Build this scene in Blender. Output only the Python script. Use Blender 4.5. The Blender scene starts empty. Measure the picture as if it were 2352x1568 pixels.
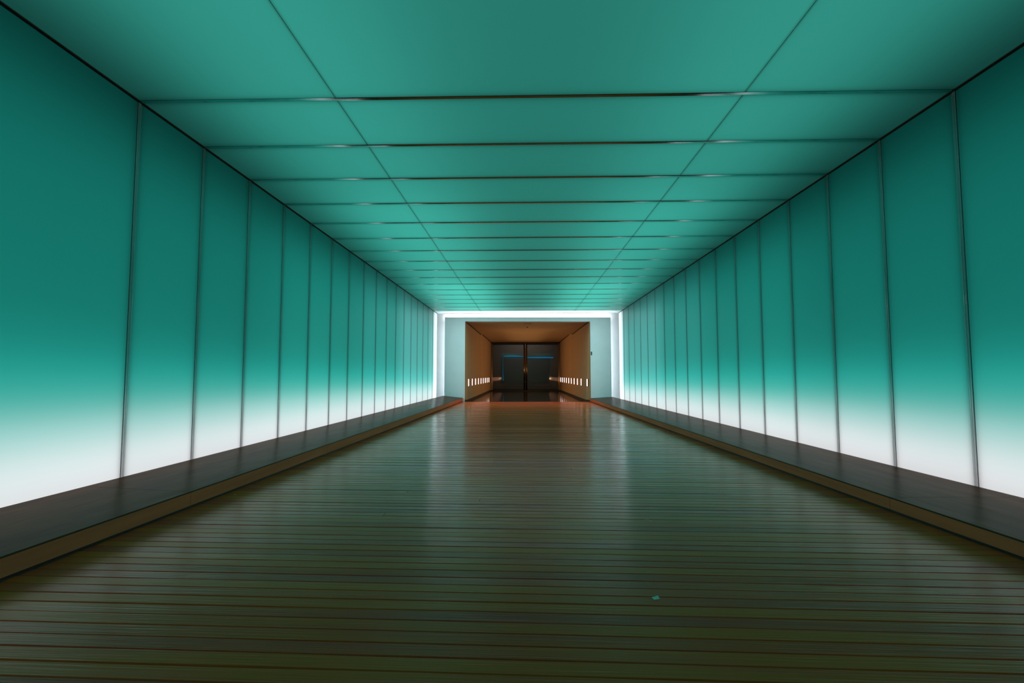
import bpy, bmesh, math, random
from mathutils import Vector, Matrix
random.seed(7)
C = bpy.context.scene.collection
SC = bpy.context.scene
rnd = random.random

# ------------------------------------------------------------------ camera, world, lights, exposure
F_PX = 1180.96
YAW, PITCH, ROLL = -0.02371, 0.06589, -0.00098
XL, XR = -3.369, 3.636            # glass wall planes
ZT = 2.40                         # glass ceiling plane (camera is at z = 0)
Y0, S = 4.290, 0.9084             # joint positions along the tunnel
YEND = Y0 + 17 * S                # last glass edge
K0 = -7
YBEG = Y0 + K0 * S
YS = 21.3                         # face of the portal slab

cam_d = bpy.data.cameras.new('camera')
cam_d.sensor_width = 36.0
cam_d.lens = 36.0 * F_PX / 2352.0
cam_d.clip_start = 0.05
cam_d.clip_end = 200
cam = bpy.data.objects.new('camera', cam_d)
C.objects.link(cam)
cy, sy, cp, sp = math.cos(YAW), math.sin(YAW), math.cos(PITCH), math.sin(PITCH)
fwd = Vector((sy * cp, cy * cp, sp))
rt = Vector((cy, -sy, 0)); up = rt.cross(fwd)
cr, sr = math.cos(ROLL), math.sin(ROLL)
r2 = rt * cr + up * sr
u2 = up * cr - rt * sr
m = Matrix((r2, u2, -fwd)).transposed().to_4x4()
cam.matrix_world = m
SC.camera = cam

world = bpy.data.worlds.new('world'); SC.world = world
world.use_nodes = True
world.node_tree.nodes['Background'].inputs[0].default_value = (0.8, 0.9, 1.0, 1)
world.node_tree.nodes['Background'].inputs[1].default_value = 0.01

SC.view_settings.view_transform = 'Standard'
SC.view_settings.look = 'None'
SC.view_settings.gamma = 1.0
SC.view_settings.use_curve_mapping = False
SC.view_settings.exposure = 0.0
SC.cycles.max_bounces = 8
SC.cycles.diffuse_bounces = 5
SC.cycles.glossy_bounces = 4
SC.cycles.transparent_max_bounces = 8
SC.cycles.caustics_reflective = False
SC.cycles.sample_clamp_indirect = 4.0

def area(name, loc, facing, sx, sy_, radiance, color, spread=180, upv=(0, 1, 0)):
    """rectangular lamp: local x = upv direction length sx, other side sy_"""
    d = bpy.data.lights.new(name, 'AREA')
    d.shape = 'RECTANGLE'; d.size = sx; d.size_y = sy_
    d.color = color
    d.energy = radiance * math.pi * sx * sy_
    d.spread = math.radians(spread)
    o = bpy.data.objects.new(name, d); C.objects.link(o)
    z = -Vector(facing).normalized()
    x = Vector(upv).normalized()
    y = z.cross(x).normalized()
    o.matrix_world = Matrix.Translation(loc) @ Matrix((x, y, z)).transposed().to_4x4()
    return o

WHITE = (1.0, 1.0, 1.0)
TEAL = (0.035, 1.0, 0.80)
CEIL_TEAL = (0.10, 1.0, 0.80)
YL0 = 0.55                        # the lit length starts just ahead of the viewer
YM = (YL0 + YEND) / 2; LEN = YEND - YL0
for sx_, xw, g in ((-1, XL, 1.0), (1, XR, 0.93)):
    # LED box at the foot of the wall cavity, teal wash lamps above it
    dz_ = -0.03 * (sx_ > 0)
    area('wall_foot_light', (xw + sx_ * 0.26, YM, -0.77 + dz_), (-sx_, 0, 0), LEN, 0.92, 0.36, (1.0, 0.91, 0.98), 132)
    area('wall_base_light', (xw + sx_ * 0.265, YM, -0.88 + dz_), (-sx_, 0, 0), LEN, 0.66, 0.50, (1.0, 0.84, 0.87), 140)
    area('wall_middle_light', (xw + sx_ * 0.36, YM, -0.24), (-sx_, 0, 0), LEN, 0.60, 0.36, (0.06, 1.0, 0.86), 170)
    # the far lamps are the stronger and paler ones
    for ya, yb, q, col_ in ((YL0, 6.9, 1.0, TEAL), (6.9, 10.6, 1.35, TEAL), (10.6, 13.9, 1.75, (0.07, 1.0, 0.86)), (13.9, YEND, 2.6, (0.19, 1.0, 0.93))):
        area('wall_wash_light', (xw + sx_ * 0.60, (ya + yb) / 2, 0.62), (-sx_, 0, 0), yb - ya, 2.8, 0.185 * g * q, col_, 180)
    for ya, yb, q in ((YL0, 6.9, 1.0), (6.9, 13.3, 1.4), (13.3, YEND, 2.3)):
        area('ceiling_wash_light', (sx_ * 1.9 + 0.1, (ya + yb) / 2, ZT + 0.75), (0, 0, -1), yb - ya, 1.9, 0.37 * g * q, CEIL_TEAL, 180)
    # light behind the portal slab, thrown on the recess wall
    area('recess_side_light', ((-3.0 if sx_ < 0 else 3.28), YS + 0.33, 0.7), (sx_ * 0.35, 1, 0), 3.4, 0.45, 5.4, (0.88, 0.95, 1.0), 180, (0, 0, 1))
    area('edge_side_light', (xw + sx_ * 0.34, YEND - 0.22, 0.8), (-sx_, 0, 0), 0.55, 3.2, 3.2, (0.72, 0.95, 1.0), 180)
area('ceiling_centre_light', (0.1, YM, ZT + 0.75), (0, 0, -1), LEN, 1.7, 0.17, CEIL_TEAL, 180)
area('recess_top_light', (0.13, YS + 0.45, 2.39), (0, 0.6, 1), 6.9, 0.22, 9.0, (0.95, 0.98, 1.0), 180, (1, 0, 0))
area('edge_top_light', (0.13, YEND - 0.22, ZT + 0.34), (0, 0, -1), 0.55, 6.6, 3.4, (0.72, 0.95, 1.0), 180)

# ------------------------------------------------------------------ helpers
def mat(name):
    mt = bpy.data.materials.new(name); mt.use_nodes = True
    nt = mt.node_tree
    for n in list(nt.nodes): nt.nodes.remove(n)
    out = nt.nodes.new('ShaderNodeOutputMaterial')
    return mt, nt, out

def N(nt, t, **kw):
    n = nt.nodes.new(t)
    for k, v in kw.items():
        if k.startswith('i_'): n.inputs[k[2:].replace('_', ' ')].default_value = v
        else: setattr(n, k, v)
    return n

def principled(name, col, rough=0.5, metal=0.0, spec=0.5, noise=None, bump=None, stretch=(1, 1, 1), coord='Object'):
    mt, nt, out = mat(name)
    p = N(nt, 'ShaderNodeBsdfPrincipled')
    p.inputs['Base Color'].default_value = (*col, 1)
    p.inputs['Roughness'].default_value = rough
    p.inputs['Metallic'].default_value = metal
    p.inputs['Specular IOR Level'].default_value = spec
    nt.links.new(p.outputs[0], out.inputs[0])
    if noise or bump:
        tc = N(nt, 'ShaderNodeTexCoord'); mp = N(nt, 'ShaderNodeMapping')
        mp.inputs['Scale'].default_value = stretch
        nt.links.new(tc.outputs[coord], mp.inputs[0])
        nz = N(nt, 'ShaderNodeTexNoise'); nz.inputs['Scale'].default_value = 1.0
        nz.inputs['Detail'].default_value = 6
        nt.links.new(mp.outputs[0], nz.inputs['Vector'])
        if noise:
            cr_ = N(nt, 'ShaderNodeValToRGB')
            cr_.color_ramp.elements[0].position = 0.3; cr_.color_ramp.elements[1].position = 0.7
            cr_.color_ramp.elements[0].color = (*noise[0], 1); cr_.color_ramp.elements[1].color = (*noise[1], 1)
            nt.links.new(nz.outputs['Fac'], cr_.inputs[0]); nt.links.new(cr_.outputs[0], p.inputs['Base Color'])
        if bump:
            bp = N(nt, 'ShaderNodeBump'); bp.inputs['Strength'].default_value = bump; bp.inputs['Distance'].default_value = 0.01
            nt.links.new(nz.outputs['Fac'], bp.inputs['Height']); nt.links.new(bp.outputs[0], p.inputs['Normal'])
    return mt

def emis(name, col, st):
    mt, nt, out = mat(name)
    e = N(nt, 'ShaderNodeEmission'); e.inputs[0].default_value = (*col, 1); e.inputs[1].default_value = st
    nt.links.new(e.outputs[0], out.inputs[0])
    return mt

def frosted():
    mt, nt, out = mat('frosted_glass')
    t = N(nt, 'ShaderNodeBsdfTranslucent')
    tc = N(nt, 'ShaderNodeTexCoord'); nz = N(nt, 'ShaderNodeTexNoise'); nz.inputs['Scale'].default_value = 0.8
    oi = N(nt, 'ShaderNodeObjectInfo')
    nt.links.new(tc.outputs['Object'], nz.inputs['Vector'])
    ad = N(nt, 'ShaderNodeMath', operation='ADD'); nt.links.new(nz.outputs['Fac'], ad.inputs[0]); nt.links.new(oi.outputs['Random'], ad.inputs[1])
    mr = N(nt, 'ShaderNodeMapRange'); mr.inputs['From Max'].default_value = 2.0
    mr.inputs['To Min'].default_value = 0.93; mr.inputs['To Max'].default_value = 1.0
    nt.links.new(ad.outputs[0], mr.inputs[0])
    cb = N(nt, 'ShaderNodeCombineColor')
    for i in range(3): nt.links.new(mr.outputs[0], cb.inputs[i])
    nt.links.new(cb.outputs[0], t.inputs[0])
    g = N(nt, 'ShaderNodeBsdfGlossy'); g.inputs['Roughness'].default_value = 0.42
    g.inputs[0].default_value = (0.75, 0.95, 0.92, 1)
    fr = N(nt, 'ShaderNodeFresnel'); fr.inputs[0].default_value = 1.25
    mx = N(nt, 'ShaderNodeMixShader')
    fm = N(nt, 'ShaderNodeMath', operation='MULTIPLY'); fm.inputs[1].default_value = 0.4; nt.links.new(fr.outputs[0], fm.inputs[0])
    nt.links.new(fm.outputs[0], mx.inputs[0]); nt.links.new(t.outputs[0], mx.inputs[1]); nt.links.new(g.outputs[0], mx.inputs[2])
    nt.links.new(mx.outputs[0], out.inputs[0])
    return mt

def clear_glass():
    mt, nt, out = mat('clear_door_glass')
    t = N(nt, 'ShaderNodeBsdfTransparent'); t.inputs[0].default_value = (0.75, 0.78, 0.78, 1)
    g = N(nt, 'ShaderNodeBsdfGlossy'); g.inputs['Roughness'].default_value = 0.02; g.inputs[0].default_value = (1.0, 0.75, 0.5, 1)
    fr = N(nt, 'ShaderNodeFresnel'); fr.inputs[0].default_value = 1.5
    mx = N(nt, 'ShaderNodeMixShader')
    nt.links.new(fr.outputs[0], mx.inputs[0]); nt.links.new(t.outputs[0], mx.inputs[1]); nt.links.new(g.outputs[0], mx.inputs[2])
    nt.links.new(mx.outputs[0], out.inputs[0])
    return mt

def channel():
    mt, nt, out = mat('satin_acrylic_channel')
    t = N(nt, 'ShaderNodeBsdfTranslucent'); t.inputs[0].default_value = (1.0, 0.98, 1.0, 1)
    g = N(nt, 'ShaderNodeBsdfGlossy'); g.inputs['Roughness'].default_value = 0.09
    g.inputs[0].default_value = (0.8, 0.78, 0.8, 1)
    mx = N(nt, 'ShaderNodeMixShader'); mx.inputs[0].default_value = 0.2
    nt.links.new(t.outputs[0], mx.inputs[1]); nt.links.new(g.outputs[0], mx.inputs[2])
    nt.links.new(mx.outputs[0], out.inputs[0])
    return mt

def plank_mat():
    mt, nt, out = mat('worn_floor_timber')
    p = N(nt, 'ShaderNodeBsdfPrincipled')
    tc = N(nt, 'ShaderNodeTexCoord'); oi = N(nt, 'ShaderNodeObjectInfo')
    off = N(nt, 'ShaderNodeVectorMath', operation='SCALE'); off.inputs['Scale'].default_value = 37.0
    cx = N(nt, 'ShaderNodeCombineXYZ')
    for i in range(3): nt.links.new(oi.outputs['Random'], cx.inputs[i])
    nt.links.new(cx.outputs[0], off.inputs[0])
    add = N(nt, 'ShaderNodeVectorMath', operation='ADD')
    nt.links.new(tc.outputs['Object'], add.inputs[0]); nt.links.new(off.outputs[0], add.inputs[1])
    def noise(scale, stretch, detail=5):
        mp = N(nt, 'ShaderNodeMapping'); mp.inputs['Scale'].default_value = stretch
        nt.links.new(add.outputs[0], mp.inputs[0])
        nz = N(nt, 'ShaderNodeTexNoise'); nz.inputs['Scale'].default_value = scale; nz.inputs['Detail'].default_value = detail
        nt.links.new(mp.outputs[0], nz.inputs['Vector']); return nz
    grain = noise(1.0, (2.2, 90, 20), 7)
    patch = noise(1.0, (0.55, 3, 3), 3)
    wn = N(nt, 'ShaderNodeTexWhiteNoise', noise_dimensions='1D'); nt.links.new(oi.outputs['Random'], wn.inputs['W'])
    # plank tone
    a = N(nt, 'ShaderNodeMath', operation='MULTIPLY_ADD'); nt.links.new(patch.outputs['Fac'], a.inputs[0]); a.inputs[1].default_value = 1.5; a.inputs[2].default_value = -0.48
    b = N(nt, 'ShaderNodeMath', operation='MULTIPLY_ADD'); nt.links.new(wn.outputs['Value'], b.inputs[0]); b.inputs[1].default_value = 0.42; nt.links.new(a.outputs[0], b.inputs[2])
    c = N(nt, 'ShaderNodeMath', operation='MULTIPLY_ADD'); nt.links.new(grain.outputs['Fac'], c.inputs[0]); c.inputs[1].default_value = 0.5; nt.links.new(b.outputs[0], c.inputs[2])
    rp = N(nt, 'ShaderNodeValToRGB')
    e = rp.color_ramp.elements
    e[0].position = 0.12; e[0].color = (*PL[0], 1)
    e[1].position = 0.98; e[1].color = (*PL[3], 1)
    k = e.new(0.45); k.color = (*PL[1], 1)
    k = e.new(0.72); k.color = (*PL[2], 1)
    nt.links.new(c.outputs[0], rp.inputs[0]); nt.links.new(rp.outputs[0], p.inputs['Base Color'])
    rr = N(nt, 'ShaderNodeMapRange'); rr.inputs['To Min'].default_value = 0.07; rr.inputs['To Max'].default_value = 0.24
    wn2 = N(nt, 'ShaderNodeMath', operation='MULTIPLY_ADD'); nt.links.new(patch.outputs['Fac'], wn2.inputs[0]); wn2.inputs[1].default_value = 0.5
    nt.links.new(wn.outputs['Value'], wn2.inputs[2]); nt.links.new(wn2.outputs[0], rr.inputs[0]); rr.inputs['From Max'].default_value = 1.4
    nt.links.new(rr.outputs[0], p.inputs['Roughness'])
    bp = N(nt, 'ShaderNodeBump'); bp.inputs['Strength'].default_value = 0.35; bp.inputs['Distance'].default_value = 0.004
    nt.links.new(grain.outputs['Fac'], bp.inputs['Height']); nt.links.new(bp.outputs[0], p.inputs['Normal'])
    p.inputs['IOR'].default_value = 1.15
    nt.links.new(p.outputs[0], out.inputs[0])
    return mt

PL = [(0.68, 0.084, 0.066), (0.86, 0.104, 0.060), (0.96, 0.128, 0.045), (0.99, 0.158, 0.034)]
M = {}
M['glass'] = frosted()
M['metal'] = principled('polished_steel_channel', (0.72, 0.70, 0.70), 0.10, 1.0)
M['channel'] = channel()
M['gasket'] = principled('dark_rubber_gasket', (0.06, 0.035, 0.035), 0.6)
M['trim'] = principled('dark_bronze_trim', (0.10, 0.055, 0.045), 0.45, 0.3)
M['cavity'] = principled('painted_cavity_wall', (0.03, 0.03, 0.03), 0.9, noise=((0.025, 0.025, 0.025), (0.035, 0.035, 0.035)), stretch=(2, 2, 2))
M['plank'] = plank_mat()
M['subfloor'] = principled('dark_subfloor', (0.02, 0.016, 0.012), 0.9, noise=((0.015, 0.012, 0.01), (0.03, 0.022, 0.016)), stretch=(4, 4, 4))
M['ledge'] = principled('worn_ledge_stone', (0.2, 0.12, 0.07), 0.3, noise=((0.06, 0.030, 0.018), (0.13, 0.052, 0.024)), bump=0.25, stretch=(9, 1.6, 9))
M['ledge'].node_tree.nodes['Principled BSDF'].inputs['IOR'].default_value = 1.045
M['fascia'] = principled('reddish_timber_fascia', (0.45, 0.14, 0.06), 0.6, spec=0.1, noise=((0.72, 0.19, 0.09), (0.88, 0.24, 0.11)), bump=0.2, stretch=(20, 1.2, 20))
M['slab'] = principled('painted_portal_plaster', (0.80, 0.92, 0.94), 0.7, noise=((0.78, 0.91, 0.93), (0.82, 0.94, 0.96)), stretch=(3, 3, 3))
M['recess'] = principled('white_recess_plaster', (0.88, 0.9, 0.92), 0.8, noise=((0.86, 0.88, 0.9), (0.9, 0.92, 0.94)), stretch=(3, 3, 3))
M['warm'] = principled('tan_corridor_plaster', (0.60, 0.36, 0.18), 0.8, noise=((0.57, 0.34, 0.165), (0.63, 0.38, 0.19)), bump=0.05, stretch=(6, 6, 6))
M['base'] = principled('dark_corridor_baseboard', (0.06, 0.045, 0.03), 0.5)
M['cfloor'] = principled('polished_dark_stone', (0.07, 0.05, 0.035), 0.09, noise=((0.05, 0.038, 0.028), (0.09, 0.062, 0.04)), bump=0.12, stretch=(9, 9, 9))
M['slot'] = emis('lit_step_light_lens', (1.0, 0.62, 0.56), 5.0)
M['plate'] = principled('tan_light_housing', (0.55, 0.34, 0.18), 0.6)
M['brass'] = principled('brushed_brass_frame', (0.30, 0.18, 0.07), 0.2, 1.0)
M['dark'] = principled('dark_painted_frame', (0.03, 0.028, 0.025), 0.5)
M['pane'] = clear_glass()
M['blue'] = emis('blue_door_reflection_glow', (0.008, 0.20, 0.45), 1.0)  # emission that paints a blue reflection, no lamp
M['bluedim'] = emis('dim_blue_door_reflection_glow', (0.01, 0.075, 0.13), 1.0)  # fainter emission for the upright painted reflection
M['lobby'] = principled('grey_lobby_plaster', (0.35, 0.33, 0.30), 0.8)
M['black'] = principled('black_plastic', (0.012, 0.012, 0.012), 0.4)
M['paper'] = principled('pale_paper', (0.85, 0.9, 0.85), 0.5)
M['straw'] = principled('dry_straw', (0.75, 0.6, 0.35), 0.5)

def mesh_obj(name, verts, faces, material, parent=None, loc=None):
    me = bpy.data.meshes.new(name)
    me.from_pydata(verts, [], faces)
    bm = bmesh.new(); bm.from_mesh(me); bmesh.ops.recalc_face_normals(bm, faces=bm.faces); bm.to_mesh(me); bm.free()
    me.materials.append(material)
    return link(name, me, parent, loc)

def link(name, me, parent=None, loc=None):
    o = bpy.data.objects.new(name, me); C.objects.link(o)
    if parent: o.parent = parent
    if loc: o.location = loc
    return o

BOXF = [(0, 1, 3, 2), (4, 6, 7, 5), (0, 4, 5, 1), (2, 3, 7, 6), (0, 2, 6, 4), (1, 5, 7, 3)]
def boxv(x0, x1, y0, y1, z0, z1):
    return [(x, y, z) for x in (x0, x1) for y in (y0, y1) for z in (z0, z1)]

def boxes(name, lst, material, parent=None, bevel=0.0):
    vs, fs = [], []
    for b in lst:
        n = len(vs); vs += boxv(*b); fs += [tuple(i + n for i in f) for f in BOXF]
    o = mesh_obj(name, vs, fs, material, parent)
    if bevel:
        bm = bmesh.new(); bm.from_mesh(o.data)
        bmesh.ops.bevel(bm, geom=bm.edges[:], offset=bevel, segments=2, affect='EDGES')
        bm.to_mesh(o.data); bm.free()
    return o

def prof(name, pts, a0, a1, axis, material, parent=None, open_from=None):
    """extrude a closed 2-D profile along an axis; pts are (u, v) in the two other axes"""
    n = len(pts)
    def P(u, v, a):
        return {'x': (a, u, v), 'y': (u, a, v), 'z': (u, v, a)}[axis]
    vs = [P(u, v, a0) for u, v in pts] + [P(u, v, a1) for u, v in pts]
    fs = [(i, (i + 1) % n, (i + 1) % n + n, i + n) for i in range(n)] + [tuple(range(n)), tuple(range(2 * n - 1, n - 1, -1))]
    if open_from is not None: fs = [f for i, f in enumerate(fs) if i < open_from]
    return mesh_obj(name, vs, fs, material, parent)

def tag(o, label=None, cat=None, group=None, kind=None):
    if label: o['label'] = label
    if cat: o['category'] = cat
    if group: o['group'] = group
    if kind: o['kind'] = kind
    return o

def empty(name, loc=(0, 0, 0)):
    o = bpy.data.objects.new(name, None); C.objects.link(o); o.location = loc; return o

# ------------------------------------------------------------------ floor height along the tunnel (falls very slightly)
def zf(y): return -1.000 - 0.0040 * (y - 2.5)
ZC = -1.11                        # corridor floor

# ------------------------------------------------------------------ glass walls
def pan(sx, sy, t, axis):
    """frosted pane: face sheet sx by sy at 0 with returned edges of depth t behind it"""
    a, b = sx / 2, sy / 2
    base = [(-a, -b), (a, -b), (a, b), (-a, b)]
    fr = [(u, v, 0) for u, v in base]; bk = [(u, v, t) for u, v in base]
    vs = fr + bk
    fs = [(0, 1, 2, 3)] + [(i, (i + 1) % 4, (i + 1) % 4 + 4, i + 4) for i in range(4)]
    if axis == 'x':
        vs = [(w, u, v) for u, v, w in vs]     # u along y, v along z, depth along x
        if t > 0: fs = [f[::-1] for f in fs]
    else: fs = [f[::-1] for f in fs]
    return vs, fs

GAP = 0.046
ZB = -0.93
for side, xw, sg in (('left', XL, -1), ('right', XR, 1)):
    wall = boxes('wall_' + side, [(xw + sg * 0.66, xw + sg * 0.78, YBEG, YEND, -1.25, ZT + 0.95)] if sg > 0 else
                 [(xw - 0.78, xw - 0.66, YBEG, YEND, -1.25, ZT + 0.95)], M['cavity'])
    tag(wall, 'long %s tunnel wall of backlit teal frosted glass panels, glowing white at its foot' % side, kind='structure')
    w, h = S - GAP, (ZT - 0.012) - ZB
    vs, fs = pan(w, h, sg * 0.012, 'x')
    me = bpy.data.meshes.new('wall_glass_panel'); me.from_pydata(vs, [], fs); me.materials.append(M['glass'])
    # polished channel with two ridges and a groove, along z, and its two gaskets
    hw = GAP / 2 - 0.006
    pr = []
    for c_ in (-hw / 2, hw / 2):           # two round beads
        for j in range(9):
            t_ = math.pi * j / 8
            pr.append((0.0065 * math.sin(t_), c_ - (hw / 2 - 0.0008) * math.cos(t_)))
    pr += [(-0.004, hw), (-0.004, -hw)]
    vs, fs = pan(w + S, h, sg * 0.012, 'x')
    me2 = bpy.data.meshes.new('wide_wall_glass_panel'); me2.from_pydata(vs, [], fs); me2.materials.append(M['glass'])
    for k in range(K0, 17):
        if k == -2: link('glass_panel', me2, wall, (xw, Y0 + (k + 1) * S, (ZT - 0.012 + ZB) / 2))
        elif k != -1: link('glass_panel', me, wall, (xw, Y0 + (k + 0.5) * S, (ZT - 0.012 + ZB) / 2))
    m0 = None; g0 = None
    for k in range(K0, 18):
        if k == -1: continue               # the bay nearest the viewer is a double-width pane
        y = Y0 + k * S
        if m0 is None:
            m0 = prof('mullion', [(-sg * u, v) for u, v in pr], ZB, ZT - 0.012, 'z', M['channel'], wall, open_from=len(pr) - 3)
            for p_ in m0.data.polygons: p_.use_smooth = True
            m0.location = (xw, y, 0)
            vs, fs = [], []
            for s in (-1, 1):
                c0 = s * (hw + 0.0025)
                n = len(vs); vs += boxv(min(sg * 0.002, sg * 0.05), max(sg * 0.002, sg * 0.05), c0 - 0.002, c0 + 0.002, ZB, ZT - 0.012)
                fs += [tuple(i + n for i in f) for f in BOXF]
            g0 = mesh_obj('gasket', vs, fs, M['gasket'], wall, (xw, y, 0))
        else:
            link('mullion', m0.data, wall, (xw, y, 0)); link('gasket', g0.data, wall, (xw, y, 0))

# ------------------------------------------------------------------ glass ceiling
XA, XB = -1.628, 1.882
ceil_o = boxes('ceiling', [(XL - 0.78, XR + 0.78, YBEG, YEND, ZT + 0.97, ZT + 1.09)], M['cavity'])
tag(ceil_o, 'tunnel ceiling of backlit teal frosted glass panels in three columns', kind='structure')
LG = 0.0022
cols = [(XL + 0.02, XA - LG), (XA + LG, XB - LG), (XB + LG, XR - 0.02)]
def ceil_kit(L):
    cm = []
    for x0, x1 in cols:
        vs, fs = pan(x1 - x0, L - GAP, 0.012, 'z')
        me = bpy.data.meshes.new('ceiling_glass_panel'); me.from_pydata(vs, [], fs); me.materials.append(M['glass']); cm.append(me)
    vs = boxv(-LG, LG, -(L - GAP) / 2, (L - GAP) / 2, 0.002, 0.02)
    me = bpy.data.meshes.new('joint_seal'); me.from_pydata(vs, [], BOXF); me.materials.append(M['gasket'])
    return cm, me
kit1, kit2 = ceil_kit(S), ceil_kit(2 * S)
for k in range(K0, 17):
    if k == -1: continue
    kit, yc = (kit2, Y0 + (k + 1) * S) if k == -2 else (kit1, Y0 + (k + 0.5) * S)
    for (x0, x1), me in zip(cols, kit[0]):
        link('glass_panel', me, ceil_o, ((x0 + x1) / 2, yc, ZT))
    for xx in (XA, XB):
        link('joint_seal', kit[1], ceil_o, (xx, yc, ZT))
c0 = None
for k in range(K0, 18):
    if k == -1: continue
    y = Y0 + k * S
    if c0 is None:
        hw = GAP / 2 - 0.006
        pr = [(-hw, 0), (-hw * 0.75, -0.006), (-hw * 0.3, -0.006), (-0.001, 0), (0.001, 0), (hw * 0.3, -0.006), (hw * 0.75, -0.006), (hw, 0), (hw * 0.6, 0.05), (-hw * 0.6, 0.05)]
        c0 = prof('cross_channel', pr, XL + 0.02, XR - 0.02, 'x', M['metal'], ceil_o); c0.location = (0, y, ZT)
        s0 = boxes('gasket', [(XL + 0.02, XR - 0.02, s * (hw + 0.003) - 0.003, s * (hw + 0.003) + 0.003, 0.002, 0.05) for s in (-1, 1)], M['gasket'], ceil_o)
        s0.location = (0, y, ZT)
    else:
        link('cross_channel', c0.data, ceil_o, (0, y, ZT)); link('gasket', s0.data, ceil_o, (0, y, ZT))
for i, (xw, sg) in enumerate(((XL, -1), (XR, 1))):
    q = [(xw - sg * 0.018, ZT + 0.002), (xw - sg * 0.014, ZT - 0.004), (xw, ZT - 0.004), (xw, ZT - 0.016), (xw + sg * 0.03, ZT - 0.016), (xw + sg * 0.03, ZT + 0.04), (xw - sg * 0.018, ZT + 0.04)]
    t = prof('trim_%d' % (i + 1), q, YBEG, YEND, 'y', M['trim'])
    tag(t, 'dark corner trim where the %s glass wall meets the ceiling' % ('left' if sg < 0 else 'right'), kind='structure')

# end of tunnel behind the camera
bw = boxes('wall_back', [(XL - 0.78, XR + 0.78, YBEG - 0.2, YBEG, -1.25, ZT + 1.09)], M['slab'])
tag(bw, 'plain plaster wall closing the tunnel behind the viewer', kind='structure')

# ------------------------------------------------------------------ floor
XFL, XFR = -2.5375, 2.6873
TILT = -0.030
flo = mesh_obj('floor', [(XL - 0.7, YBEG, zf(YBEG) - 0.04), (XR + 0.7, YBEG, zf(YBEG) - 0.04), (XR + 0.7, YS + 0.1, zf(YS) - 0.04), (XL - 0.7, YS + 0.1, zf(YS) - 0.04),
                         (XL - 0.7, YBEG, -1.3), (XR + 0.7, YBEG, -1.3), (XR + 0.7, YS + 0.1, -1.3), (XL - 0.7, YS + 0.1, -1.3)],
               [(0, 1, 2, 3), (4, 7, 6, 5), (0, 4, 5, 1), (1, 5, 6, 2), (2, 6, 7, 3), (3, 7, 4, 0)], M['subfloor'])
tag(flo, 'floor of narrow worn timber planks laid across the tunnel', kind='structure')

PW = 0.092
def plank_mesh(L, rough):
    n = max(3, int(L / 0.45))
    vs, fs = [], []
    for i in range(n + 1):
        x = -L / 2 + L * i / n
        a = PW / 2 - 0.0009 - rough * rnd(); b = PW / 2 - 0.0009 - rough * rnd()
        c = 0.0012 * (rnd() - .5)
        vs += [(x, -a, -0.032), (x, -a, -0.004), (x, -a + 0.004, c), (x, b - 0.004, c + 0.0006 * (rnd() - .5)), (x, b, -0.004), (x, b, -0.032)]
    for i in range(n):
        for j in range(5):
            fs.append((i * 6 + j, i * 6 + j + 1, i * 6 + j + 7, i * 6 + j + 6))
    fs.append(tuple(range(5, -1, -1))); fs.append(tuple(n * 6 + j for j in range(6)))
    me = bpy.data.meshes.new('plank'); me.from_pydata(vs, [], fs)
    bm = bmesh.new(); bm.from_mesh(me); bmesh.ops.recalc_face_normals(bm, faces=bm.faces); bm.to_mesh(me); bm.free()
    me.materials.append(M['plank'])
    return me
WX = (XFR - XFL) + 0.24
XM = (XFL + XFR) / 2
full = [plank_mesh(WX, 0.0016) for _ in range(8)]
cuts = {}
for fr_ in (0.3, 0.42, 0.58, 0.7):
    cuts[fr_] = (plank_mesh(WX * fr_ - 0.002, 0.0016), plank_mesh(WX * (1 - fr_) - 0.002, 0.0016))
y = 1.0
slope = math.atan(-0.0040)
np_ = 0
PY = []
while y < YS - 0.12:
    PY.append(y); y += PW
splits = set(random.sample([i for i in range(30, len(PY))], 30))
for i, y in enumerate(PY):
    jit = (rnd() - .5) * 0.0022
    roll = (rnd() - .5) * 0.022
    tl = TILT + (rnd() - .5) * 0.0012
    if y > YS - 0.35: tl = TILT * max(0, (YS - 0.12 - y) / 0.25)
    if i in splits:
        fr_ = random.choice(list(cuts)); xc = XFL - 0.12 + WX * fr_
        parts = [(cuts[fr_][0], XFL - 0.12 + WX * fr_ / 2), (cuts[fr_][1], xc + WX * (1 - fr_) / 2)]
    else:
        parts = [(random.choice(full), XM)]
    for me, xx in parts:
        o = link('plank', me, flo, (xx, y + (xx - XM) * tl, zf(y) + jit))
        o.rotation_euler = (slope + roll, 0, tl)
        jit += (rnd() - .5) * 0.001
        np_ += 1
# boards behind the camera's feet, never in view, joined
near = []
y = 1.0 - PW
while y > YBEG:
    near.append((XFL - 0.12, XFR + 0.12, y - PW / 2 + 0.004, y + PW / 2 - 0.004, zf(y) - 0.032, zf(y))); y -= PW
nb = boxes('plank_field', near, M['plank'], flo); nb['kind'] = 'stuff'
print('planks', np_)

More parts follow.
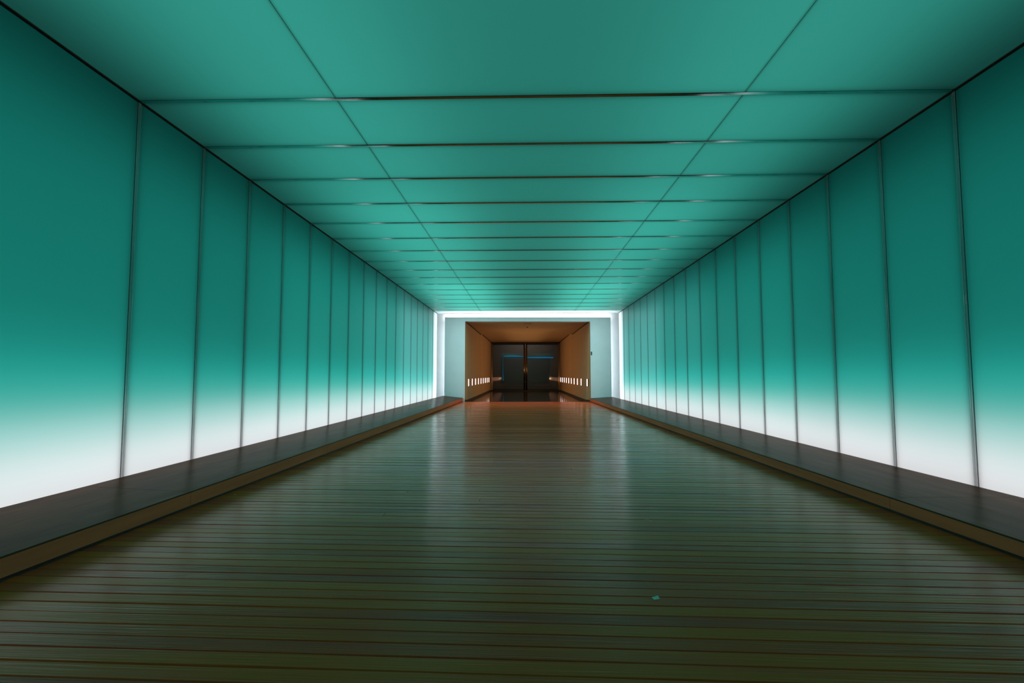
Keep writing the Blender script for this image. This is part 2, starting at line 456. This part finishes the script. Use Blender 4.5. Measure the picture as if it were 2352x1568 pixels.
# ------------------------------------------------------------------ sloping ledges along both walls
def ledge(side, sg, xw, xf, zb0, zt0):
    root = empty('sloping_ledge', (xf, 5, zf(5)))
    tag(root, 'long low sloping ledge with reddish face along the foot of the %s glass wall' % side, 'ledge', 'ledges along the glass walls')
    dz = 0.0011
    y = YBEG; first = True
    ln = 2.72
    ys = [YBEG + 0.55 + ln * i for i in range(-1, 12)]
    cutsy = [YBEG] + [v for v in ys if YBEG + 0.3 < v < YS - 0.3] + [YS]
    for a, b in zip(cutsy, cutsy[1:]):
        b2 = b - 0.004
        def ring(yy, top):
            zt = zt0 - 0.0022 * (yy - 6); zb = zb0 + 0.0005 * (yy - 6)
            if top:
                return [(xw - sg * 0.012, yy, zb), (xf + sg * 0.012, yy, zt), (xf + sg * 0.002, yy, zt - 0.003), (xf + sg * 0.002, yy, zt - 0.006), (xw - sg * 0.012, yy, zb - 0.06)]
            zz = zf(yy) + 0.022
            return [(xf, yy, zt - 0.0062), (xf, yy, zz), (xf + sg * 0.05, yy, zz), (xf + sg * 0.05, yy, zt - 0.03)]
        for nm, top, mt in (('top_slab', True, M['ledge']), ('fascia_board', False, M['fascia'])):
            p0, p1 = ring(a, top), ring(b2, top); n = len(p0)
            vs = [(v[0] - xf, v[1] - 5, v[2] - zf(5)) for v in p0 + p1]
            fs = [(i, (i + 1) % n, (i + 1) % n + n, i + n) for i in range(n)] + [tuple(range(n)), tuple(range(2 * n - 1, n - 1, -1))]
            mesh_obj(nm, vs, fs, mt, root)
    # recessed plinth under the boards, the shadow gap
    p0 = [(xf + sg * 0.02, YBEG, zf(YBEG) - 0.01), (xf + sg * 0.02, YS, zf(YS) - 0.01), (xf + sg * 0.02, YS, zf(YS) + 0.024), (xf + sg * 0.02, YBEG, zf(YBEG) + 0.024)]
    p1 = [(xf + sg * 0.045, v[1], v[2]) for v in p0]
    vs = [(v[0] - xf, v[1] - 5, v[2] - zf(5)) for v in p0 + p1]
    mesh_obj('plinth', vs, [(0, 1, 2, 3), (7, 6, 5, 4), (0, 4, 5, 1), (1, 5, 6, 2), (2, 6, 7, 3), (3, 7, 4, 0)], M['dark'], root)
ledge('left', -1, XL, XFL, -0.842, -0.885)
ledge('right', 1, XR, XFR, -0.890, -0.903)

# ------------------------------------------------------------------ portal: slab with opening, recess wall behind it
OX0, OX1, OZ = -2.46, 2.735, 2.245
SX0, SX1, SZ = -3.31, 3.585, 2.42
vs = []
for yy in (YS, YS + 0.3):
    vs += [(SX0, yy, -1.28), (SX0, yy, SZ + 0.01), (SX1, yy, SZ - 0.02), (SX1, yy, -1.28), (OX1, yy, -1.28), (OX1, yy, OZ - 0.015), (OX0, yy, OZ + 0.01), (OX0, yy, -1.28)]
n = 8
fs = [(0, 1, 6, 7), (1, 2, 5, 6), (2, 3, 4, 5)]
fs += [tuple(i + n for i in reversed(f)) for f in fs]
fs += [(i, (i + 1) % n, (i + 1) % n + n, i + n) for i in range(n) if i not in (3, 7)] + [(3, 4, 12, 11), (7, 0, 8, 15)]
slab = mesh_obj('wall_end', vs, fs, M['slab'])
tag(slab, 'pale blue green portal wall at the tunnel end with a square opening', kind='structure')
rw = boxes('wall_recess', [(-5.2, OX0, YS + 0.62, YS + 0.74, -1.28, 4.2), (OX1, 5.4, YS + 0.62, YS + 0.74, -1.28, 4.2), (OX0, OX1, YS + 0.62, YS + 0.74, OZ + 0.14, 4.2)], M['recess'])
tag(rw, 'bright white recess wall glowing around the portal wall', kind='structure')
rs = boxes('wall_recess_side', [(-5.3, -5.2, YEND - 0.1, YS + 0.74, -1.28, 4.2), (5.4, 5.5, YEND - 0.1, YS + 0.74, -1.28, 4.2), (-5.3, 5.5, YEND - 0.1, YS + 0.74, 4.2, 4.3),
                                (-5.3, XL - 0.6, YEND - 0.1, YEND - 0.02, -1.28, 4.2), (XR + 0.6, 5.5, YEND - 0.1, YEND - 0.02, -1.28, 4.2),
                                (XL - 0.6, XR + 0.6, YEND - 0.1, YEND - 0.02, ZT + 0.9, 4.2),
                                (-5.3, XL - 0.01, YEND, YS + 0.74, -1.28, -1.2), (XR + 0.01, 5.5, YEND, YS + 0.74, -1.28, -1.2)], M['recess'])
tag(rs, 'white sides and top of the light recess around the portal', kind='structure')

sw = empty('light_switch', (2.80, YS, 0.90))
tag(sw, 'small black switch box on the portal wall beside the right edge of the opening', 'switch')
boxes('switch_plate', [(-0.045, 0.0, -0.02, 0.001, -0.075, 0.075)], M['black'], sw, 0.004)
boxes('switch_button', [(-0.032, -0.013, -0.028, -0.019, -0.03, 0.03)], M['dark'], sw)

# ------------------------------------------------------------------ amber corridor
YD = 36.8
def wall_curve(x_open, x_in, sg):
    pts = []
    for i in range(9):
        t = i / 8; e = t * t * (3 - 2 * t)
        pts.append((x_open + (x_in - x_open) * e, YS + 0.02 + 0.42 * t))
    pts += [(x_in, 28.95), (x_in, 29.30), (x_in, YD)]
    return pts
def ztop(y): return 2.26 + (2.385 - 2.26) * (y - YS) / (YD - YS)
def corridor_wall(name, x_open, x_in, sg, label):
    pts = wall_curve(x_open, x_in, sg); vs, fs = [], []
    for (x, yy) in pts:
        xt = x_open if yy < 29.0 else x_in      # the nearer stretch leans out towards its ceiling
        vs += [(x, yy, ZC - 0.05), (xt, yy, ztop(yy)), (xt + sg * 0.18, yy, ztop(yy)), (x + sg * 0.18, yy, ZC - 0.05)]
    for i in range(len(pts) - 1):
        for j in range(4):
            fs.append((i * 4 + j, i * 4 + (j + 1) % 4, i * 4 + (j + 1) % 4 + 4, i * 4 + j + 4))
    fs += [(0, 1, 2, 3), tuple(len(vs) - 1 - i for i in range(4))]
    w = mesh_obj(name, vs, fs, M['warm']); tag(w, label, kind='structure')
    vs, fs = [], []
    for (x, yy) in pts:
        x2 = x - sg * 0.012
        vs += [(x2, yy, ZC), (x2, yy, ZC + 0.095), (x, yy, ZC + 0.10), (x, yy, ZC)]
    for i in range(len(pts) - 1):
        for j in range(4):
            fs.append((i * 4 + j, i * 4 + (j + 1) % 4, i * 4 + (j + 1) % 4 + 4, i * 4 + j + 4))
    fs += [(0, 1, 2, 3), tuple(len(vs) - 1 - i for i in range(4))]
    b = mesh_obj('baseboard_' + ('left' if sg < 0 else 'right'), vs, fs, M['base'])
    tag(b, 'dark baseboard along the %s amber corridor wall' % ('left' if sg < 0 else 'right'), kind='structure')
XCL, XCR = -2.39, 2.57
corridor_wall('wall_corridor_left', OX0, XCL, -1, 'amber lit left wall of the far corridor')
corridor_wall('wall_corridor_right', OX1, XCR, 1, 'amber lit right wall of the far corridor')
vs = [(OX0 - 0.2, YS + 0.02, ztop(YS)), (OX1 + 0.2, YS + 0.02, ztop(YS)), (OX1 + 0.2, YD + 0.1, ztop(YD)), (OX0 - 0.2, YD + 0.1, ztop(YD))]
vs += [(a, b, c + 0.1) for a, b, c in vs]
cc = mesh_obj('ceiling_corridor', vs, [(3, 2, 1, 0), (4, 5, 6, 7), (0, 1, 5, 4), (1, 2, 6, 5), (2, 3, 7, 6), (3, 0, 4, 7)], M['warm'])
tag(cc, 'flat amber ceiling of the far corridor', kind='structure')
i = 3
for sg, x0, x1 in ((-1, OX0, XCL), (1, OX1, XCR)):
    for (ya, yb, xa, xb) in ((YS + 0.30, 28.9, x0, x0), (29.4, YD, x1, x1)):  # black strips put in for the shade of the ceiling gap
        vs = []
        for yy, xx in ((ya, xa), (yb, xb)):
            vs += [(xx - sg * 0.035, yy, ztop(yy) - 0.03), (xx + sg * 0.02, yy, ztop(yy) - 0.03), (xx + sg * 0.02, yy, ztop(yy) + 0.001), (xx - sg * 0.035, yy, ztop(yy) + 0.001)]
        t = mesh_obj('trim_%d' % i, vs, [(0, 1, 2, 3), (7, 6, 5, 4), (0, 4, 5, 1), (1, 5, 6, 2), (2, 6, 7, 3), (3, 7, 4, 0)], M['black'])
        tag(t, '%s black strip painting the shadow gap where the %s corridor wall meets its ceiling' % ('nearer' if ya < 25 else 'farther', 'left' if sg < 0 else 'right'), kind='structure')
        i += 1
cf = boxes('floor_corridor', [(OX0 - 0.2, OX1 + 0.2, YS - 0.03, YD + 4.5, ZC - 0.15, ZC)], M['cfloor'])
tag(cf, 'dark polished floor of the far corridor', kind='structure')

# wall lights
ORD = ['nearest to the portal', 'second from the portal', 'third from the portal', 'fourth from the portal', 'fifth from the portal', 'sixth from the portal',
       'seventh from the portal', 'eighth from the portal', 'ninth from the portal', 'farthest from the portal beside the doors']
def capsule(r, h, nseg=10):
    vs, fs = [], []
    rings = [(-h / 2, 0.02), (-h / 2 + r * 0.3, 0.7), (-h / 2 + r, 1), (h / 2 - r, 1), (h / 2 - r * 0.3, 0.7), (h / 2, 0.02)]
    for z, s in rings:
        for j in range(nseg):
            a = 2 * math.pi * j / nseg; vs.append((r * s * math.cos(a), r * s * math.sin(a), z))
    for i in range(len(rings) - 1):
        for j in range(nseg):
            fs.append((i * nseg + j, i * nseg + (j + 1) % nseg, (i + 1) * nseg + (j + 1) % nseg, (i + 1) * nseg + j))
    fs.append(tuple(range(nseg - 1, -1, -1))); fs.append(tuple((len(rings) - 1) * nseg + j for j in range(nseg)))
    return vs, fs
cv, cf_ = capsule(0.016, 0.30)
lens_me = bpy.data.meshes.new('lens'); lens_me.from_pydata(cv, [], cf_); lens_me.materials.append(M['slot'])
plate_me = None
for side, sg, xc, y0_, y1_, n_ in (('left', -1, XCL, 21.86, 34.40, 9), ('right', 1, XCR, 21.55, 36.05, 10)):
    for k in range(n_):
        yy = y0_ + (y1_ - y0_) * k / (n_ - 1)
        pts = wall_curve(OX0 if sg < 0 else OX1, xc, sg)
        xw = xc
        for (xa, ya), (xb, yb) in zip(pts, pts[1:]):
            if ya <= yy <= yb: xw = xa + (xb - xa) * (yy - ya) / (yb - ya)
        e = empty('wall_light', (xw, yy, -0.30))
        if n_ == 9 and k == 8: lab = 'farthest from the portal beside the doors'
        else: lab = ORD[k]
        tag(e, 'glowing upright light on the %s corridor wall, %s' % (side, lab), 'wall light', 'upright lights along the corridor walls')
        if plate_me is None:
            plate_me = boxes('backplate', [(-0.012, 0.012, -0.045, 0.045, -0.17, 0.17)], M['plate'], e, 0.004)
        else:
            link('backplate', plate_me.data, e)
        link('lens', lens_me, e, (-sg * 0.024, 0, 0))
        ld = bpy.data.lights.new('step_lamp', 'SPOT'); ld.energy = 30.0 if k > 2 else 22.0; ld.color = (1.0, 0.70, 0.38)
        ld.spot_size = math.radians(112); ld.spot_blend = 0.6; ld.shadow_soft_size = 0.0
        lo = bpy.data.objects.new('step_lamp', ld); C.objects.link(lo); lo.parent = e
        lo.location = (-sg * 0.045, 0, 0); lo.rotation_euler = Vector((-sg * 1.0, 0.85 if k < 3 else 0.0, 0.30)).to_track_quat('-Z', 'Y').to_euler()

# ceiling fittings
v = empty('ceiling_vent', (0.15, 22.35, ztop(22.35)))
tag(v, 'slim dark slotted vent on the corridor ceiling just inside the portal', 'vent')
boxes('vent_frame', [(-0.19, 0.19, -0.08, 0.08, -0.008, 0.0)], M['warm'], v)
for k in range(3):
    boxes('vent_slat', [(-0.17, 0.17, -0.055 + k * 0.045, -0.035 + k * 0.045, -0.016, -0.007)], M['dark'], v)
d = empty('smoke_detector', (0.15, 24.0, ztop(24.0)))
tag(d, 'small round detector on the corridor ceiling beyond the vent', 'smoke detector')
def disc(name, r0, r1, z0, z1, mt, parent, n=20):
    vs = [(r0 * math.cos(2 * math.pi * j / n), r0 * math.sin(2 * math.pi * j / n), z0) for j in range(n)] + [(r1 * math.cos(2 * math.pi * j / n), r1 * math.sin(2 * math.pi * j / n), z1) for j in range(n)]
    fs = [(j, (j + 1) % n, (j + 1) % n + n, j + n) for j in range(n)] + [tuple(range(n)), tuple(range(2 * n - 1, n - 1, -1))]
    return mesh_obj(name, vs, fs, mt, parent)
disc('detector_base', 0.075, 0.075, 0, -0.018, M['warm'], d)
disc('detector_cap', 0.06, 0.035, -0.018, -0.05, M['dark'], d)

# ------------------------------------------------------------------ glass doors at the corridor end
hd = boxes('wall_door_head', [(XCL - 0.1, XCR + 0.1, YD, YD + 0.12, 2.28, 2.5), (XCL - 0.1, XCR + 0.1, YD, YD + 0.12, ZC - 0.02, ZC + 0.05)], M['dark'])
tag(hd, 'dark head and threshold framing the glass doors', kind='structure')
MX = 0.085
def halfround(name, r, z0, z1, parent, mt, loc, squash=1.0):
    n_ = 12; vs = []
    for z in (z0, z1):
        for j in range(n_):
            a = 2 * math.pi * j / n_; vs.append((r * math.cos(a), r * squash * math.sin(a), z))
    fs = [(j, (j + 1) % n_, (j + 1) % n_ + n_, j + n_) for j in range(n_)] + [tuple(range(n_)), tuple(range(2 * n_ - 1, n_ - 1, -1))]
    o = mesh_obj(name, vs, fs, mt, parent, loc)
    for p in o.data.polygons: p.use_smooth = len(p.vertices) == 4
    return o
for idx, (x0, x1, nm) in enumerate(((XCL + 0.02, MX - 0.005, 'left'), (MX + 0.005, XCR - 0.02, 'right'))):
    e = empty('door_%d' % (idx + 1), ((x0 + x1) / 2, YD + 0.05, ZC + 0.05))
    tag(e, 'dark glass door leaf on the %s at the end of the amber corridor' % nm, kind='structure')
    a, b = x0 - (x0 + x1) / 2, x1 - (x0 + x1) / 2
    H = 2.28 - (ZC + 0.05)
    boxes('pane', [(a + 0.1, b - 0.1, -0.006, 0.006, 0.08, H - 0.08)], M['pane'], e)
    boxes('top_rail', [(a + 0.08, b - 0.08, -0.025, 0.025, H - 0.09, H - 0.002)], M['dark'], e)
    boxes('bottom_rail', [(a + 0.08, b - 0.08, -0.025, 0.025, 0.004, 0.10)], M['dark'], e)
    outer, inner = (a, b) if idx == 0 else (b, a)
    s = 1 if idx == 0 else -1
    boxes('stile', [(min(outer, outer + s * 0.11), max(outer, outer + s * 0.11), -0.03, 0.03, 0.004, H - 0.002)], M['brass'], e, 0.008)
    halfround('stile', 0.062, 0.004, H - 0.002, e, M['brass'], (inner - s * 0.066, 0, 0), 0.8)
    boxes('lock_plate', [(inner - s * 0.066 - 0.05, inner - s * 0.066 + 0.05, -0.056, -0.044, 0.58, 0.63)], M['dark'], e)

# lobby beyond the doors
lb = boxes('wall_lobby', [(-5, 5, YD + 3.6, YD + 3.7, ZC - 0.1, 3.4)], M['lobby'])
tag(lb, 'dim lobby wall seen through the glass doors', kind='structure')
lc = boxes('ceiling_lobby', [(-5, 5, YD + 0.12, YD + 3.7, 3.4, 3.5)], M['lobby'])
tag(lc, 'dim lobby ceiling beyond the glass doors', kind='structure')
def tube(name, path, radii, mt, label):
    """closed swept tube through path points"""
    vs, fs = [], []; n_ = 8
    for i, (p, r) in enumerate(zip(path, radii)):
        d_ = (Vector(path[min(i + 1, len(path) - 1)]) - Vector(path[max(i - 1, 0)])).normalized()
        sd = Vector((0, 1, 0)); u_ = d_.cross(sd).normalized()
        for j in range(n_):
            a = 2 * math.pi * j / n_
            q = Vector(p) + u_ * (r * math.cos(a)) + sd * (0.02 * math.sin(a)); vs.append(tuple(q))
    for i in range(len(path) - 1):
        for j in range(n_):
            fs.append((i * n_ + j, i * n_ + (j + 1) % n_, (i + 1) * n_ + (j + 1) % n_, (i + 1) * n_ + j))
    fs += [tuple(range(n_)), tuple(range(len(vs) - 1, len(vs) - n_ - 1, -1))]
    o = mesh_obj(name, vs, fs, mt); tag(o, label, 'light', 'blue reflections painted behind the door glass'); return o
YB = YD + 3.57; k_ = YB / 38.5  # glowing strips stand in for blue reflections in the door glass
tube('door_reflection', [((-1.56 + 1.50 * t) * k_, YB, (1.425 + 0.03 * math.sin(math.pi * t) - 0.02 * t) * k_) for t in [i / 8 for i in range(9)]],
     [0.012 + 0.034 * math.sin(math.pi * min(1, t * 0.9 + 0.05)) for t in [i / 8 for i in range(9)]], M['blue'], 'blue glowing strip painting a level reflection in the left glass door')
tube('door_reflection', [((0.24 + 1.93 * t) * k_, YB, (1.318 + 0.012 * math.sin(math.pi * t)) * k_) for t in [i / 8 for i in range(9)]],
     [0.03 + 0.012 * math.sin(math.pi * t) for t in [i / 8 for i in range(9)]], M['blue'], 'blue glowing strip painting a level reflection in the right glass door')
tube('door_reflection', [((-1.60 - 0.01 * math.sin(3 * t) + 0.03 * t * t) * k_, YB, (1.36 - 1.76 * t) * k_) for t in [i / 8 for i in range(9)]],
     [0.014 + 0.03 * t * t for t in [i / 8 for i in range(9)]], M['bluedim'], 'dim blue glowing strip painting an upright reflection in the left glass door')

# ------------------------------------------------------------------ small litter on the planks
def scrap(name, loc, pts, t, mt, label, cat):
    vs = [(x, y, 0.002 + z) for x, y, z in pts] + [(x, y, 0.002 + z + t) for x, y, z in pts]
    n_ = len(pts)
    fs = [tuple(range(n_ - 1, -1, -1)), tuple(range(n_, 2 * n_))] + [(i, (i + 1) % n_, (i + 1) % n_ + n_, i + n_) for i in range(n_)]
    o = mesh_obj(name, vs, fs, mt, None, loc); tag(o, label, cat)
scrap('paper_scrap', (0.588, 2.382, zf(2.38)), [(-0.011, -0.009, 0), (0.013, -0.008, 0.004), (0.009, 0.012, 0.009), (-0.005, 0.010, 0.006), (-0.018, 0.015, 0.0)], 0.002, M['paper'], 'tiny pale scrap lying on the planks in the right foreground', 'litter')
scrap('straw', (0.856, 3.655, zf(3.655)), [(-0.022, 0.018, 0), (0.0, 0.005, 0.003), (0.022, -0.018, 0), (0.023, -0.016, 0), (0.001, 0.008, 0.003), (-0.021, 0.02, 0)], 0.0015, M['straw'], 'thin pale straw lying on the planks right of the centre', 'litter')
scrap('paper_crumb', (-2.45, 4.371, zf(4.37)), [(-0.005, -0.004, 0), (0.005, -0.003, 0.001), (0.003, 0.006, 0.001), (-0.004, 0.005, 0)], 0.002, M['paper'], 'minute pale crumb on the floor beside the left ledge', 'litter')
area('lobby_fill_light', (0, YD + 2.0, 3.35), (0, 0, -1), 3.0, 2.0, 0.95, (1.0, 0.97, 0.92), 180, (1, 0, 0))  # added fill lamp, lifts the dark lobby wall behind the glass
